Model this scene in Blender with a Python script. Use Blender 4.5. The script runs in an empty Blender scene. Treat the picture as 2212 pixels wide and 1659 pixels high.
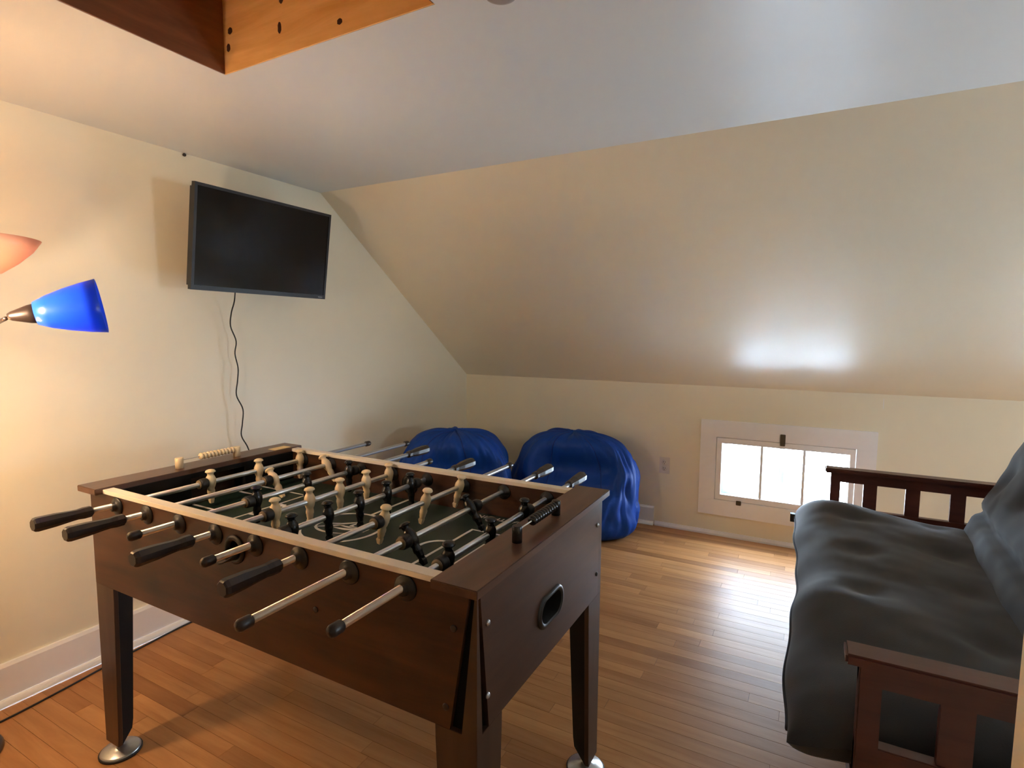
import bpy, bmesh, math, random
from mathutils import Vector, Matrix, noise
random.seed(7)
sc = bpy.context.scene
col = sc.collection
PI = math.pi

# ------------------------------------------------------------------ camera
FPX = 1193.4
cam_d = bpy.data.cameras.new('camera')
cam = bpy.data.objects.new('camera', cam_d); col.objects.link(cam)
cam_d.sensor_fit = 'HORIZONTAL'; cam_d.sensor_width = 36.0
cam_d.lens = FPX / 2212 * 36.0
cam_d.clip_start = 0.02
R = Matrix(((0.88017295, -0.04925013, 0.4720911), (0.47460737, 0.07750941, -0.87677827), (0.00658994, 0.99577443, 0.09159616)))
cam.matrix_world = Matrix.Translation((0, 0, 1.326)) @ R.to_4x4()
sc.camera = cam
sc.view_settings.view_transform = 'Standard'
sc.view_settings.look = 'None'
sc.view_settings.exposure = 0.24
sc.view_settings.gamma = 1.0
sc.view_settings.use_curve_mapping = False

# ------------------------------------------------------------------ world and lights
w = bpy.data.worlds.new('world'); sc.world = w; w.use_nodes = True
wn = w.node_tree.nodes; wl = w.node_tree.links
bg = wn['Background']
bg.inputs[0].default_value = (0.76, 0.88, 1.0, 1); bg.inputs[1].default_value = 44.0

def area(name, loc, rot, sx, sy, power, color, portal=False):
    d = bpy.data.lights.new(name, 'AREA'); d.shape = 'RECTANGLE'; d.size = sx; d.size_y = sy
    d.energy = power; d.color = color
    o = bpy.data.objects.new(name, d); col.objects.link(o); o.location = loc; o.rotation_euler = rot
    if portal: d.cycles.is_portal = True
    return o
def point(name, loc, power, color, radius):
    d = bpy.data.lights.new(name, 'POINT'); d.energy = power; d.color = color; d.shadow_soft_size = radius
    o = bpy.data.objects.new(name, d); col.objects.link(o); o.location = loc
    return o
# portals in the window openings
area('portal', (-0.12, 3.89, 0.45), (-PI / 2, 0, 0), 0.78, 0.41, 1, (1, 1, 1), True)
area('portal', (1.54, 3.89, 0.45), (-PI / 2, 0, 0), 0.78, 0.41, 1, (1, 1, 1), True)
area('portal', (2.66, 2.15, 1.05), (0, PI / 2, 0), 0.6, 0.6, 1, (1, 1, 1), True)
sd = bpy.data.lights.new('sun', 'SUN'); sd.energy = 105; sd.angle = 0.01; sd.color = (0.86, 0.94, 1.0)
so = bpy.data.objects.new('sun', sd); col.objects.link(so); so.rotation_euler = Vector((0.50, -0.02, -0.86)).to_track_quat('-Z', 'Y').to_euler()
WARM = (1.0, 0.60, 0.27)
LAMP = (-2.265, 0.57)
point('torchiere_bulb', (-2.075, 0.675, 1.60), 3.0, WARM, 0.03)
point('wall_fill_bulb', (-1.655, 0.440, 1.37), 14, (1.0, 0.80, 0.58), 0.045)  # fill light in an unseen added head, aimed at the television wall
point('floor_fill_bulb', (-1.97, 0.40, 1.15), 19.0, (1.0, 0.68, 0.40), 0.06)  # fill light in an unseen added head, for floor and lower wall
point('blue_bulb', (-1.630, 0.700, 1.378), 3.5, (1.0, 0.80, 0.60), 0.014)

cy = sc.cycles
cy.max_bounces = 10; cy.diffuse_bounces = 6; cy.glossy_bounces = 5; cy.transmission_bounces = 8; cy.transparent_max_bounces = 12
cy.caustics_reflective = False; cy.caustics_refractive = False
cy.sample_clamp_indirect = 60.0
cy.use_denoising = True

# ------------------------------------------------------------------ materials
def mk(name):
    m = bpy.data.materials.new(name); m.use_nodes = True
    nt = m.node_tree; b = nt.nodes['Principled BSDF']
    return m, nt, b
def N(nt, t, **kw):
    n = nt.nodes.new(t)
    for k, v in kw.items(): setattr(n, k, v)
    return n
def plain(name, c, rough=0.5, metal=0.0, var=0.06, scale=40.0, bump=0.0, bscale=200.0, coat=0.0, spec=None, sheen=0.0):
    m, nt, b = mk(name)
    tc = N(nt, 'ShaderNodeTexCoord'); nz = N(nt, 'ShaderNodeTexNoise'); nz.inputs['Scale'].default_value = scale; nz.inputs['Detail'].default_value = 4
    nt.links.new(tc.outputs['Object'], nz.inputs['Vector'])
    mx = N(nt, 'ShaderNodeMix', data_type='RGBA')
    mx.inputs[6].default_value = tuple(x * (1 - var) for x in c) + (1,)
    mx.inputs[7].default_value = tuple(min(1, x * (1 + var)) for x in c) + (1,)
    nt.links.new(nz.outputs['Fac'], mx.inputs[0]); nt.links.new(mx.outputs[2], b.inputs['Base Color'])
    b.inputs['Roughness'].default_value = rough; b.inputs['Metallic'].default_value = metal
    if coat: b.inputs['Coat Weight'].default_value = coat; b.inputs['Coat Roughness'].default_value = 0.1
    if spec is not None: b.inputs['Specular IOR Level'].default_value = spec
    if sheen: b.inputs['Sheen Weight'].default_value = sheen; b.inputs['Sheen Roughness'].default_value = 0.5
    if bump:
        n2 = N(nt, 'ShaderNodeTexNoise'); n2.inputs['Scale'].default_value = bscale; n2.inputs['Detail'].default_value = 3
        nt.links.new(tc.outputs['Object'], n2.inputs['Vector'])
        bp = N(nt, 'ShaderNodeBump'); bp.inputs['Strength'].default_value = bump; bp.inputs['Distance'].default_value = 0.002
        nt.links.new(n2.outputs['Fac'], bp.inputs['Height']); nt.links.new(bp.outputs['Normal'], b.inputs['Normal'])
    return m
def wood(name, dark, light, axis=0, scale=9.0, stretch=12.0, rough=0.35, per_object=False, coat=0.0, spec=None, bump=0.05):
    m, nt, b = mk(name)
    geo = N(nt, 'ShaderNodeNewGeometry'); oi = N(nt, 'ShaderNodeObjectInfo')
    mp = N(nt, 'ShaderNodeMapping')
    s = [stretch, stretch, stretch]; s[axis] = 1.0
    mp.inputs['Scale'].default_value = s
    if per_object:
        add = N(nt, 'ShaderNodeVectorMath', operation='MULTIPLY_ADD')
        add.inputs[1].default_value = (37.0, 53.0, 11.0)
        nt.links.new(oi.outputs['Random'], add.inputs[0]); nt.links.new(geo.outputs['Position'], add.inputs[2])
        nt.links.new(add.outputs[0], mp.inputs['Vector'])
    else:
        nt.links.new(geo.outputs['Position'], mp.inputs['Vector'])
    nz = N(nt, 'ShaderNodeTexNoise'); nz.inputs['Scale'].default_value = scale / 4; nz.inputs['Detail'].default_value = 6; nz.inputs['Roughness'].default_value = 0.6
    nz.inputs['Distortion'].default_value = 0.6
    nt.links.new(mp.outputs['Vector'], nz.inputs['Vector'])
    cr = N(nt, 'ShaderNodeValToRGB'); cr.color_ramp.elements[0].position = 0.32; cr.color_ramp.elements[1].position = 0.68
    cr.color_ramp.elements[0].color = dark + (1,); cr.color_ramp.elements[1].color = light + (1,)
    nt.links.new(nz.outputs['Fac'], cr.inputs['Fac'])
    out = cr.outputs['Color']
    if per_object:
        r2 = N(nt, 'ShaderNodeValToRGB'); e = r2.color_ramp.elements
        e[0].position = 0.0; e[0].color = (0.66, 0.58, 0.52, 1); e[1].position = 1.0; e[1].color = (1.16, 1.14, 1.08, 1)
        x = e.new(0.15); x.color = (0.86, 0.80, 0.74, 1); x = e.new(0.6); x.color = (1.0, 0.98, 0.95, 1)
        nt.links.new(oi.outputs['Random'], r2.inputs['Fac'])
        mm = N(nt, 'ShaderNodeMix', data_type='RGBA', blend_type='MULTIPLY'); mm.inputs[0].default_value = 1.0
        nt.links.new(out, mm.inputs[6]); nt.links.new(r2.outputs['Color'], mm.inputs[7]); out = mm.outputs[2]
    nt.links.new(out, b.inputs['Base Color'])
    b.inputs['Roughness'].default_value = rough
    if spec is not None: b.inputs['Specular IOR Level'].default_value = spec
    if coat: b.inputs['Coat Weight'].default_value = coat; b.inputs['Coat Roughness'].default_value = 0.15
    bp = N(nt, 'ShaderNodeBump'); bp.inputs['Strength'].default_value = bump; bp.inputs['Distance'].default_value = 0.002
    nt.links.new(nz.outputs['Fac'], bp.inputs['Height']); nt.links.new(bp.outputs['Normal'], b.inputs['Normal'])
    return m

def wallpaint(name, c, rough, bump=0.12, spec=0.5):
    m, nt, b = mk(name)
    geo = N(nt, 'ShaderNodeNewGeometry')
    n1 = N(nt, 'ShaderNodeTexNoise'); n1.inputs['Scale'].default_value = 2.2; n1.inputs['Detail'].default_value = 5
    n2 = N(nt, 'ShaderNodeTexNoise'); n2.inputs['Scale'].default_value = 170; n2.inputs['Detail'].default_value = 2
    n3 = N(nt, 'ShaderNodeTexNoise'); n3.inputs['Scale'].default_value = 5.0; n3.inputs['Detail'].default_value = 2
    for n in (n1, n2, n3): nt.links.new(geo.outputs['Position'], n.inputs['Vector'])
    mx = N(nt, 'ShaderNodeMix', data_type='RGBA'); mx.inputs[6].default_value = tuple(x * 0.96 for x in c) + (1,); mx.inputs[7].default_value = tuple(min(1, x * 1.03) for x in c) + (1,)
    nt.links.new(n1.outputs['Fac'], mx.inputs[0]); nt.links.new(mx.outputs[2], b.inputs['Base Color'])
    b.inputs['Roughness'].default_value = rough; b.inputs['Specular IOR Level'].default_value = spec
    b1 = N(nt, 'ShaderNodeBump'); b1.inputs['Strength'].default_value = bump; b1.inputs['Distance'].default_value = 0.001
    b2 = N(nt, 'ShaderNodeBump'); b2.inputs['Strength'].default_value = 0.25; b2.inputs['Distance'].default_value = 0.006
    nt.links.new(n2.outputs['Fac'], b1.inputs['Height']); nt.links.new(n3.outputs['Fac'], b2.inputs['Height'])
    nt.links.new(b2.outputs['Normal'], b1.inputs['Normal']); nt.links.new(b1.outputs['Normal'], b.inputs['Normal'])
    return m

M = {}
M['wall'] = wallpaint('cream_wall_paint', (0.85, 0.78, 0.60), 0.38)
M['slope'] = wallpaint('cream_slope_paint', (0.85, 0.77, 0.60), 0.31, spec=0.9)
M['ceil'] = wallpaint('off_white_ceiling_paint', (0.67, 0.68, 0.665), 0.36, spec=0.4)
M['trim'] = plain('white_trim_paint', (0.88, 0.86, 0.85), 0.35, var=0.02)
M['sash'] = plain('white_sash_paint', (0.80, 0.78, 0.76), 0.35, var=0.02)
M['plank'] = wood('honey_oak_strip', (0.37, 0.170, 0.062), (0.50, 0.262, 0.112), axis=0, scale=8, stretch=11, rough=0.40, per_object=True, coat=0.0, spec=0.20)
M['gap'] = plain('floor_joint', (0.10, 0.04, 0.015), 0.7)
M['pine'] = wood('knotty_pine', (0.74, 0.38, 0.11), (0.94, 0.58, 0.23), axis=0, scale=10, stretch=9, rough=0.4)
M['pine_y'] = wood('shaded_pine_side', (0.16, 0.052, 0.018), (0.26, 0.09, 0.03), axis=1, scale=10, stretch=9, rough=0.4)  # darker copy of the pine, the side's shade put into the colour
M['knot'] = plain('pine_knot', (0.06, 0.02, 0.01), 0.5)
M['cab_x'] = wood('walnut_laminate_side', (0.024, 0.009, 0.004), (0.085, 0.030, 0.011), axis=0, scale=9, stretch=8, rough=0.36)
M['cab_y'] = wood('walnut_laminate_end', (0.045, 0.020, 0.012), (0.085, 0.040, 0.024), axis=1, scale=9, stretch=9, rough=0.33)
M['cab_top'] = wood('walnut_laminate_top', (0.075, 0.034, 0.020), (0.14, 0.066, 0.040), axis=1, scale=9, stretch=9, rough=0.30)
M['leg'] = wood('walnut_laminate_leg', (0.050, 0.026, 0.014), (0.085, 0.045, 0.026), axis=2, scale=9, stretch=8, rough=0.38)
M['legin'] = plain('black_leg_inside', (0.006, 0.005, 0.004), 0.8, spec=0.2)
M['rail'] = plain('cream_laminate_rail', (0.80, 0.74, 0.63), 0.35, var=0.03, scale=150)
M['field'] = plain('dark_green_field', (0.012, 0.030, 0.019), 0.45, var=0.12, scale=30)
M['fline'] = plain('white_field_print', (0.82, 0.79, 0.72), 0.5, var=0.03)
M['chrome'] = plain('chrome_rod', (0.82, 0.82, 0.82), 0.30, metal=0.85, var=0.03)
M['silver'] = plain('silver_disc', (0.55, 0.55, 0.54), 0.32, metal=0.8, var=0.03)
M['rubber'] = plain('black_rubber', (0.014, 0.012, 0.011), 0.5)
M['blackp'] = plain('black_plastic', (0.020, 0.017, 0.014), 0.38, var=0.05)
M['handle'] = plain('dark_brown_handle', (0.034, 0.024, 0.019), 0.36, var=0.1)
M['tan'] = plain('cream_player_plastic', (0.86, 0.68, 0.42), 0.42, var=0.03)
M['blk'] = plain('black_player_plastic', (0.010, 0.009, 0.008), 0.25)
M['gold'] = plain('gold_plate', (0.88, 0.64, 0.26), 0.35, metal=0.1, var=0.03)
M['washer'] = plain('tan_washer', (0.22, 0.15, 0.08), 0.5)
M['tvb'] = plain('black_tv_plastic', (0.012, 0.012, 0.013), 0.38, var=0.05)
M['tvs'] = plain('black_tv_glass', (0.003, 0.003, 0.0035), 0.12, var=0.02, spec=0.3)
M['badge'] = plain('grey_badge_print', (0.35, 0.35, 0.36), 0.4)
M['bronze'] = plain('dark_brown_lamp_metal', (0.05, 0.030, 0.022), 0.35, metal=0.5)
M['taupe'] = plain('taupe_plastic', (0.30, 0.25, 0.22), 0.5)
M['outlet'] = plain('ivory_outlet_plastic', (0.72, 0.66, 0.58), 0.35, var=0.02)
M['slot'] = plain('dark_slot', (0.05, 0.04, 0.03), 0.6)
M['brass'] = plain('aged_brass', (0.12, 0.095, 0.06), 0.45, metal=0.7)
M['storm'] = plain('pale_storm_window_metal', (0.80, 0.88, 0.92), 0.4, var=0.03)
M['futwood'] = wood('cherry_stained_wood', (0.062, 0.016, 0.010), (0.108, 0.030, 0.018), axis=0, scale=9, stretch=8, rough=0.32)
M['cloth'] = plain('charcoal_twill', (0.023, 0.021, 0.0215), 0.85, var=0.10, scale=20, bump=0.3, bscale=500, sheen=0.2)
M['seam'] = plain('charcoal_piping', (0.022, 0.021, 0.023), 0.8)
M['blue'] = plain('royal_blue_nylon', (0.004, 0.060, 0.36), 0.52, var=0.12, scale=9, bump=0.5, bscale=45, spec=0.3)
M['blueseam'] = plain('blue_seam_tape', (0.006, 0.03, 0.22), 0.6)
M['ledge'] = plain('pale_bounce_ledge', (0.8, 0.85, 0.9), 0.8)  # for the light-bouncing ledge added outside, out of view

m, nt, b = mk('window_glass'); M['glass'] = m
tr = N(nt, 'ShaderNodeBsdfTransparent'); gl = N(nt, 'ShaderNodeBsdfGlossy'); gl.inputs['Roughness'].default_value = 0.02
tr.inputs[0].default_value = (0.96, 0.98, 1, 1)
lw_ = N(nt, 'ShaderNodeLayerWeight'); lw_.inputs[0].default_value = 0.5; p4 = N(nt, 'ShaderNodeMath', operation='POWER'); p4.inputs[1].default_value = 4.0
nt.links.new(lw_.outputs['Facing'], p4.inputs[0]); fr = N(nt, 'ShaderNodeMath', operation='MULTIPLY_ADD'); fr.inputs[1].default_value = 0.35; fr.inputs[2].default_value = 0.03; nt.links.new(p4.outputs[0], fr.inputs[0]); mxs = N(nt, 'ShaderNodeMixShader')
nt.links.new(fr.outputs[0], mxs.inputs[0]); nt.links.new(tr.outputs[0], mxs.inputs[1]); nt.links.new(gl.outputs[0], mxs.inputs[2])
nt.links.new(mxs.outputs[0], nt.nodes['Material Output'].inputs[0]); nt.nodes.remove(b)

def shade_mat(name, c, tc, mixf):
    m, nt, b = mk(name)
    b.inputs['Base Color'].default_value = c + (1,); b.inputs['Roughness'].default_value = 0.3
    t = N(nt, 'ShaderNodeBsdfTranslucent'); t.inputs[0].default_value = tc + (1,)
    nz = N(nt, 'ShaderNodeTexNoise'); nz.inputs['Scale'].default_value = 30
    x = N(nt, 'ShaderNodeMixShader'); x.inputs[0].default_value = mixf
    nt.links.new(b.outputs[0], x.inputs[1]); nt.links.new(t.outputs[0], x.inputs[2]); nt.links.new(x.outputs[0], nt.nodes['Material Output'].inputs[0])
    return m
M['blueshade'] = shade_mat('blue_plastic_shade', (0.02, 0.12, 0.80), (0.004, 0.10, 0.55), 0.35)
M['creamshade'] = shade_mat('frosted_white_shade', (0.75, 0.60, 0.45), (1.0, 0.88, 0.70), 0.85)
M['bowlshade'] = shade_mat('frosted_peach_shade', (0.70, 0.45, 0.32), (0.75, 0.42, 0.26), 0.35)

# ------------------------------------------------------------------ mesh helpers
class MB:
    def __init__(s): s.v = []; s.f = []; s.m = []; s.smooth = []
    def _add(s, vs, fs, mi=0, sm=False):
        o = len(s.v); s.v += [Vector(p) for p in vs]
        for f in fs: s.f.append(tuple(i + o for i in f)); s.m.append(mi); s.smooth.append(sm)
        return s
    def box(s, x0, x1, y0, y1, z0, z1, mi=0):
        vs = [(x, y, z) for z in (z0, z1) for y in (y0, y1) for x in (x0, x1)]
        return s._add(vs, [(0, 2, 3, 1), (4, 5, 7, 6), (0, 1, 5, 4), (2, 6, 7, 3), (0, 4, 6, 2), (1, 3, 7, 5)], mi)
    def prism(s, pts, axis, a, b, mi=0, sm=False):
        def P(p, t):
            q = list(p); q.insert(axis, t); return tuple(q)
        n = len(pts); ar = sum(pts[i][0] * pts[(i + 1) % n][1] - pts[(i + 1) % n][0] * pts[i][1] for i in range(n))
        flip = (ar < 0) ^ (axis == 1)
        vs = [P(p, a) for p in pts] + [P(p, b) for p in pts]
        fs = [tuple(range(n - 1, -1, -1)), tuple(range(n, 2 * n))] + [(i, (i + 1) % n, n + (i + 1) % n, n + i) for i in range(n)]
        if flip: fs = [f[::-1] for f in fs]
        o = len(s.v); s._add(vs, fs[:2], mi, False)
        for f in fs[2:]: s.f.append(tuple(i + o for i in f)); s.m.append(mi); s.smooth.append(sm)
        return s
    def lathe(s, prof, c, d=(0, 0, 1), seg=20, mi=0, sm=True, ex=1.0, ey=1.0, phase=0.0):
        d = Vector(d).normalized(); q = Vector((0, 0, 1)).rotation_difference(d)
        vs = []; n = len(prof)
        for r, h in prof:
            for k in range(seg):
                a = 2 * PI * k / seg + phase
                vs.append(q @ Vector((r * math.cos(a) * ex, r * math.sin(a) * ey, h)) + Vector(c))
        fs = []
        for i in range(n - 1):
            for k in range(seg):
                k2 = (k + 1) % seg
                fs.append((i * seg + k, i * seg + k2, (i + 1) * seg + k2, (i + 1) * seg + k))
        s._add(vs, fs, mi, sm); o = len(s.v) - len(vs)
        if prof[0][0] > 1e-5: s.f.append(tuple(o + k for k in range(seg - 1, -1, -1))); s.m.append(mi); s.smooth.append(False)
        if prof[-1][0] > 1e-5: s.f.append(tuple(o + (n - 1) * seg + k for k in range(seg))); s.m.append(mi); s.smooth.append(False)
        return s
    def cyl(s, a, b, r, seg=16, mi=0, r2=None, sm=True):
        a = Vector(a); b = Vector(b); L = (b - a).length
        return s.lathe([(r, 0), (r2 if r2 is not None else r, L)], a, b - a, seg, mi, sm)
    def tube(s, pts, r, seg=8, mi=0):
        pts = [Vector(p) for p in pts]; n = len(pts); vs = []
        up = Vector((0.13, 0.31, 0.94)).normalized()
        for i, p in enumerate(pts):
            t = (pts[min(i + 1, n - 1)] - pts[max(i - 1, 0)]).normalized()
            a = t.cross(up)
            if a.length < 1e-3: a = t.cross(Vector((1, 0, 0)))
            a.normalize(); bb = t.cross(a).normalized()
            rr = r[i] if isinstance(r, (list, tuple)) else r
            for k in range(seg):
                an = 2 * PI * k / seg
                vs.append(p + a * rr * math.cos(an) + bb * rr * math.sin(an))
        fs = [(i * seg + k, (i + 1) * seg + k, (i + 1) * seg + (k + 1) % seg, i * seg + (k + 1) % seg) for i in range(n - 1) for k in range(seg)]
        fs.append(tuple(range(seg))); fs.append(tuple((n - 1) * seg + k for k in range(seg - 1, -1, -1)))
        return s._add(vs, fs, mi, True)
    def grid(s, vs, nu, nv, mi=0, closed_u=False, sm=True):
        fs = []
        for i in range(nu if closed_u else nu - 1):
            for j in range(nv - 1):
                i2 = (i + 1) % nu
                fs.append((i * nv + j, i2 * nv + j, i2 * nv + j + 1, i * nv + j + 1))
        return s._add(vs, fs, mi, sm)

WL = {}
def build(name, mb, mats, parent=None, origin=None, bevel=0.0, local=False, fixn=True):
    """one mesh object; vertices given in world coordinates (or the parent's own when local)"""
    if not isinstance(mats, (list, tuple)): mats = [mats]
    me = bpy.data.meshes.new(name)
    lo = [min(v[i] for v in mb.v) for i in range(3)]; hi = [max(v[i] for v in mb.v) for i in range(3)]
    o0 = Vector(origin) if origin is not None else Vector(((lo[0] + hi[0]) / 2, (lo[1] + hi[1]) / 2, (lo[2] + hi[2]) / 2))
    me.from_pydata([tuple(v - o0) for v in mb.v], [], mb.f)
    for mt in mats: me.materials.append(M[mt])
    for p, mi, sm in zip(me.polygons, mb.m, mb.smooth): p.material_index = mi; p.use_smooth = sm
    if fixn or bevel:
        bm = bmesh.new(); bm.from_mesh(me)
        if fixn: bmesh.ops.recalc_face_normals(bm, faces=bm.faces)
        if bevel:
            es = [e for e in bm.edges if len(e.link_faces) == 2 and e.calc_face_angle(0) > 0.6]
            bmesh.ops.bevel(bm, geom=es, offset=bevel, segments=2, affect='EDGES', clamp_overlap=True)
        bm.to_mesh(me); bm.free()
    me.update()
    o = bpy.data.objects.new(name, me); col.objects.link(o)
    if parent is not None:
        o.parent = parent
        o.location = o0 if local else o0 - WL[parent.name]
        WL[o.name] = (WL[parent.name] + o0) if local else o0
    else:
        o.location = o0; WL[o.name] = o0
    return o
def root(name, loc, label, cat, group=None, rot=None):
    o = bpy.data.objects.new(name, None); col.objects.link(o); o.location = loc; o.empty_display_size = 0.05
    if rot: o.rotation_euler = rot
    WL[o.name] = Vector(loc)
    return tag(o, label, cat, group)
def tag(o, label=None, cat=None, group=None, kind=None):
    if label: o['label'] = label
    if cat: o['category'] = cat
    if group: o['group'] = group
    if kind: o['kind'] = kind
    return o
def struct(name, mb, mat, bevel=0.0):
    return tag(build(name, mb, mat, bevel=bevel), kind='structure')
def bez(pts, n=10):
    """Catmull-Rom through points"""
    P = [Vector(p) for p in pts]; P = [P[0] * 2 - P[1]] + P + [P[-1] * 2 - P[-2]]; out = []
    for i in range(1, len(P) - 2):
        for k in range(n):
            t = k / n; a, b, c, d = P[i - 1:i + 3]
            out.append(0.5 * ((2 * b) + (c - a) * t + (2 * a - 5 * b + 4 * c - d) * t * t + (3 * b - a - 3 * c + d) * t ** 3))
    out.append(P[-2]); return out

# ------------------------------------------------------------------ room shell
XL, XR, YB, YF = -2.463, 2.60, 3.79, -1.50
HC, KN, YS = 2.103, 0.99, 2.29
# floor base and strips
fl = struct('floor', MB().box(XL - 0.1, XR + 0.1, YF - 0.1, YB + 0.1, -0.08, -0.006), 'gap')
PW = 0.0572
def plank_mb(x0, x1, y0, y1, mb=None, top=0.0):
    mb = mb or MB(); g = 0.0005; c = 0.00012
    x0 += g; x1 -= g; y0 += g; y1 -= g
    vs = [(x0, y0, -0.012), (x1, y0, -0.012), (x1, y1, -0.012), (x0, y1, -0.012),
          (x0, y0, top - c), (x1, y0, top - c), (x1, y1, top - c), (x0, y1, top - c),
          (x0 + c, y0 + c, top), (x1 - c, y0 + c, top), (x1 - c, y1 - c, top), (x0 + c, y1 - c, top)]
    return mb._add(vs, [(0, 1, 5, 4), (1, 2, 6, 5), (2, 3, 7, 6), (3, 0, 4, 7), (4, 5, 9, 8), (5, 6, 10, 9), (6, 7, 11, 10), (7, 4, 8, 11), (8, 9, 10, 11), (0, 3, 2, 1)])
rest = MB(); cands = []
y = YB
rng = random.Random(3)
while y > YF:
    y0 = y - PW; x = XL - rng.uniform(0, 0.7)
    while x < XR:
        L = rng.choice([0.45, 0.6, 0.75, 0.9, 1.1, 1.35]) * rng.uniform(0.9, 1.1)
        if y < 1.2: L *= 1.25
        x0 = max(x, XL); x1 = min(x + L, XR)
        if x1 - x0 > 0.04:
            vis = (y > 0.55 and x0 < 1.0 and x1 > -2.5 and (x0 < 0.12 or y > 3.2) and y0 > 0.52)
            cands.append((vis, (x0 + x1) / 2, (y + y0) / 2, x0, x1, max(y0, YF), y))
        x += L
    y = y0
seen = sorted([c for c in cands if c[0]], key=lambda c: -((c[4] - c[3]) / (c[2] ** 2 + 0.2)))[:298]
ss = set(id(c) for c in seen)
for c in cands:
    top = rng.uniform(-0.00015, 0.0)
    if id(c) in ss: build('floor_board', plank_mb(c[3], c[4], c[5], c[6], top=top), 'plank', fl)
    else: plank_mb(c[3], c[4], c[5], c[6], rest, top)
tag(build('far_floor_boards', rest, 'plank', fl), kind='stuff')

T = 0.12
gable = [(YF - T, -0.05), (YF - T, HC + 0.02), (YS + 0.02, HC + 0.02), (YB + T, KN - 0.06), (YB + T, -0.05)]
struct('wall_left', MB().prism(gable, 0, XL - T, XL), 'wall')
# right gable wall with a window opening y 1.8..2.6, z .7..1.6
wy0, wy1, wz0, wz1 = 1.87, 2.43, 0.77, 1.33
g = MB()
def zs(yy): return HC if yy <= YS else HC - (yy - YS) * (HC - KN) / (YB - YS)
g.prism([(YF - T, -0.05), (YF - T, HC + 0.02), (wy0, HC + 0.02), (wy0, -0.05)], 0, XR, XR + T)
g.prism([(wy0, wz1), (wy0, HC + 0.02), (YS, HC + 0.02), (wy1, zs(wy1) + 0.02), (wy1, wz1)], 0, XR, XR + T)
g.box(XR, XR + T, wy0, wy1, -0.05, wz0)
g.prism([(wy1, -0.05), (wy1, zs(wy1) + 0.02), (YB + T, KN - 0.06), (YB + T, -0.05)], 0, XR, XR + T)
struct('wall_right', g, 'wall')
# wall behind the camera
g = MB()
g.box(XL, XR, YF - T, YF, -0.05, HC + 0.02)
struct('wall_front', g, 'wall')
# knee wall with two window openings
WX = [(-0.51, 0.27), (1.15, 1.93)]; WZ = (0.245, 0.66)
g = MB(); xs_ = [XL, WX[0][0], WX[0][1], WX[1][0], WX[1][1], XR]
for i in range(5):
    if i in (1, 3):
        g.box(xs_[i], xs_[i + 1], YB, YB + 0.05, -0.05, WZ[0]); g.box(xs_[i], xs_[i + 1], YB, YB + 0.05, WZ[1], KN + 0.03)
    else: g.box(xs_[i], xs_[i + 1], YB, YB + 0.05, -0.05, KN + 0.03)
struct('wall_back', g, 'wall')
# sloped ceiling above the knee wall
nx = Vector((0, KN - HC, -(YB - YS))).normalized()
g = MB(); e0, e1 = (YS, HC), (YB, KN)
o_ = 0.10
g.prism([e0, e1, (YB + 0.10, KN), (YB + 0.1, KN + o_), (YS + 0.06, HC + o_), (YS, HC + o_)], 0, XL, XR)
struct('wall_upper', g, 'slope')
# flat ceiling with the framed opening
hx0, hx1, hy0, hy1 = -1.61, -0.825, -0.25, 1.135
g = MB()
g.box(XL, hx0, YF, YS, HC, HC + 0.08); g.box(hx1, XR, YF, YS, HC, HC + 0.08)
g.box(hx0, hx1, YF, hy0, HC, HC + 0.08); g.box(hx0, hx1, hy1, YS, HC, HC + 0.08)
struct('ceiling', g, 'ceil')
WELL = 0.62
t1 = struct('trim_1', MB().box(hx0 - 0.02, hx1 + 0.02, hy1 - 0.004, hy1 + 0.02, HC + 0.001, HC + WELL), 'pine')
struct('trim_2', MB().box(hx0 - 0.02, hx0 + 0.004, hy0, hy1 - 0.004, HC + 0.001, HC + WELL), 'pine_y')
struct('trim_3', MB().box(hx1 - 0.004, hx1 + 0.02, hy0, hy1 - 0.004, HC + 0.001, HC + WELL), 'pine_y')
struct('trim_4', MB().box(hx0, hx1, hy0 - 0.02, hy0 + 0.004, HC + 0.001, HC + WELL), 'pine')
struct('trim_5', MB().box(hx0 - 0.02, hx1 + 0.02, hy0 - 0.02, hy1 + 0.02, HC + WELL, HC + WELL + 0.02), 'pine')
for kx, kz, rx, rz in ((-1.585, 0.072, 0.008, 0.012), (-1.575, 0.118, 0.010, 0.010), (-1.36, 0.075, 0.007, 0.016), (-1.35, 0.15, 0.008, 0.014), (-1.13, 0.035, 0.009, 0.008), (-1.50, 0.26, 0.01, 0.01)):
    pts = [(kx + rx * math.cos(a * PI / 6) * (1 + 0.15 * math.sin(3 * a)), HC + kz + rz * math.sin(a * PI / 6)) for a in range(12)]
    build('pine_knot', MB().prism(pts, 1, hy1 - 0.0048, hy1 - 0.0035), 'knot', t1)

# partition beside the camera (its end shows at the right edge of the frame)
struct('wall_partition', MB().box(0.166, 0.9, 0.47, 0.585, -0.002, HC), 'wall', bevel=0.003)

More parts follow.
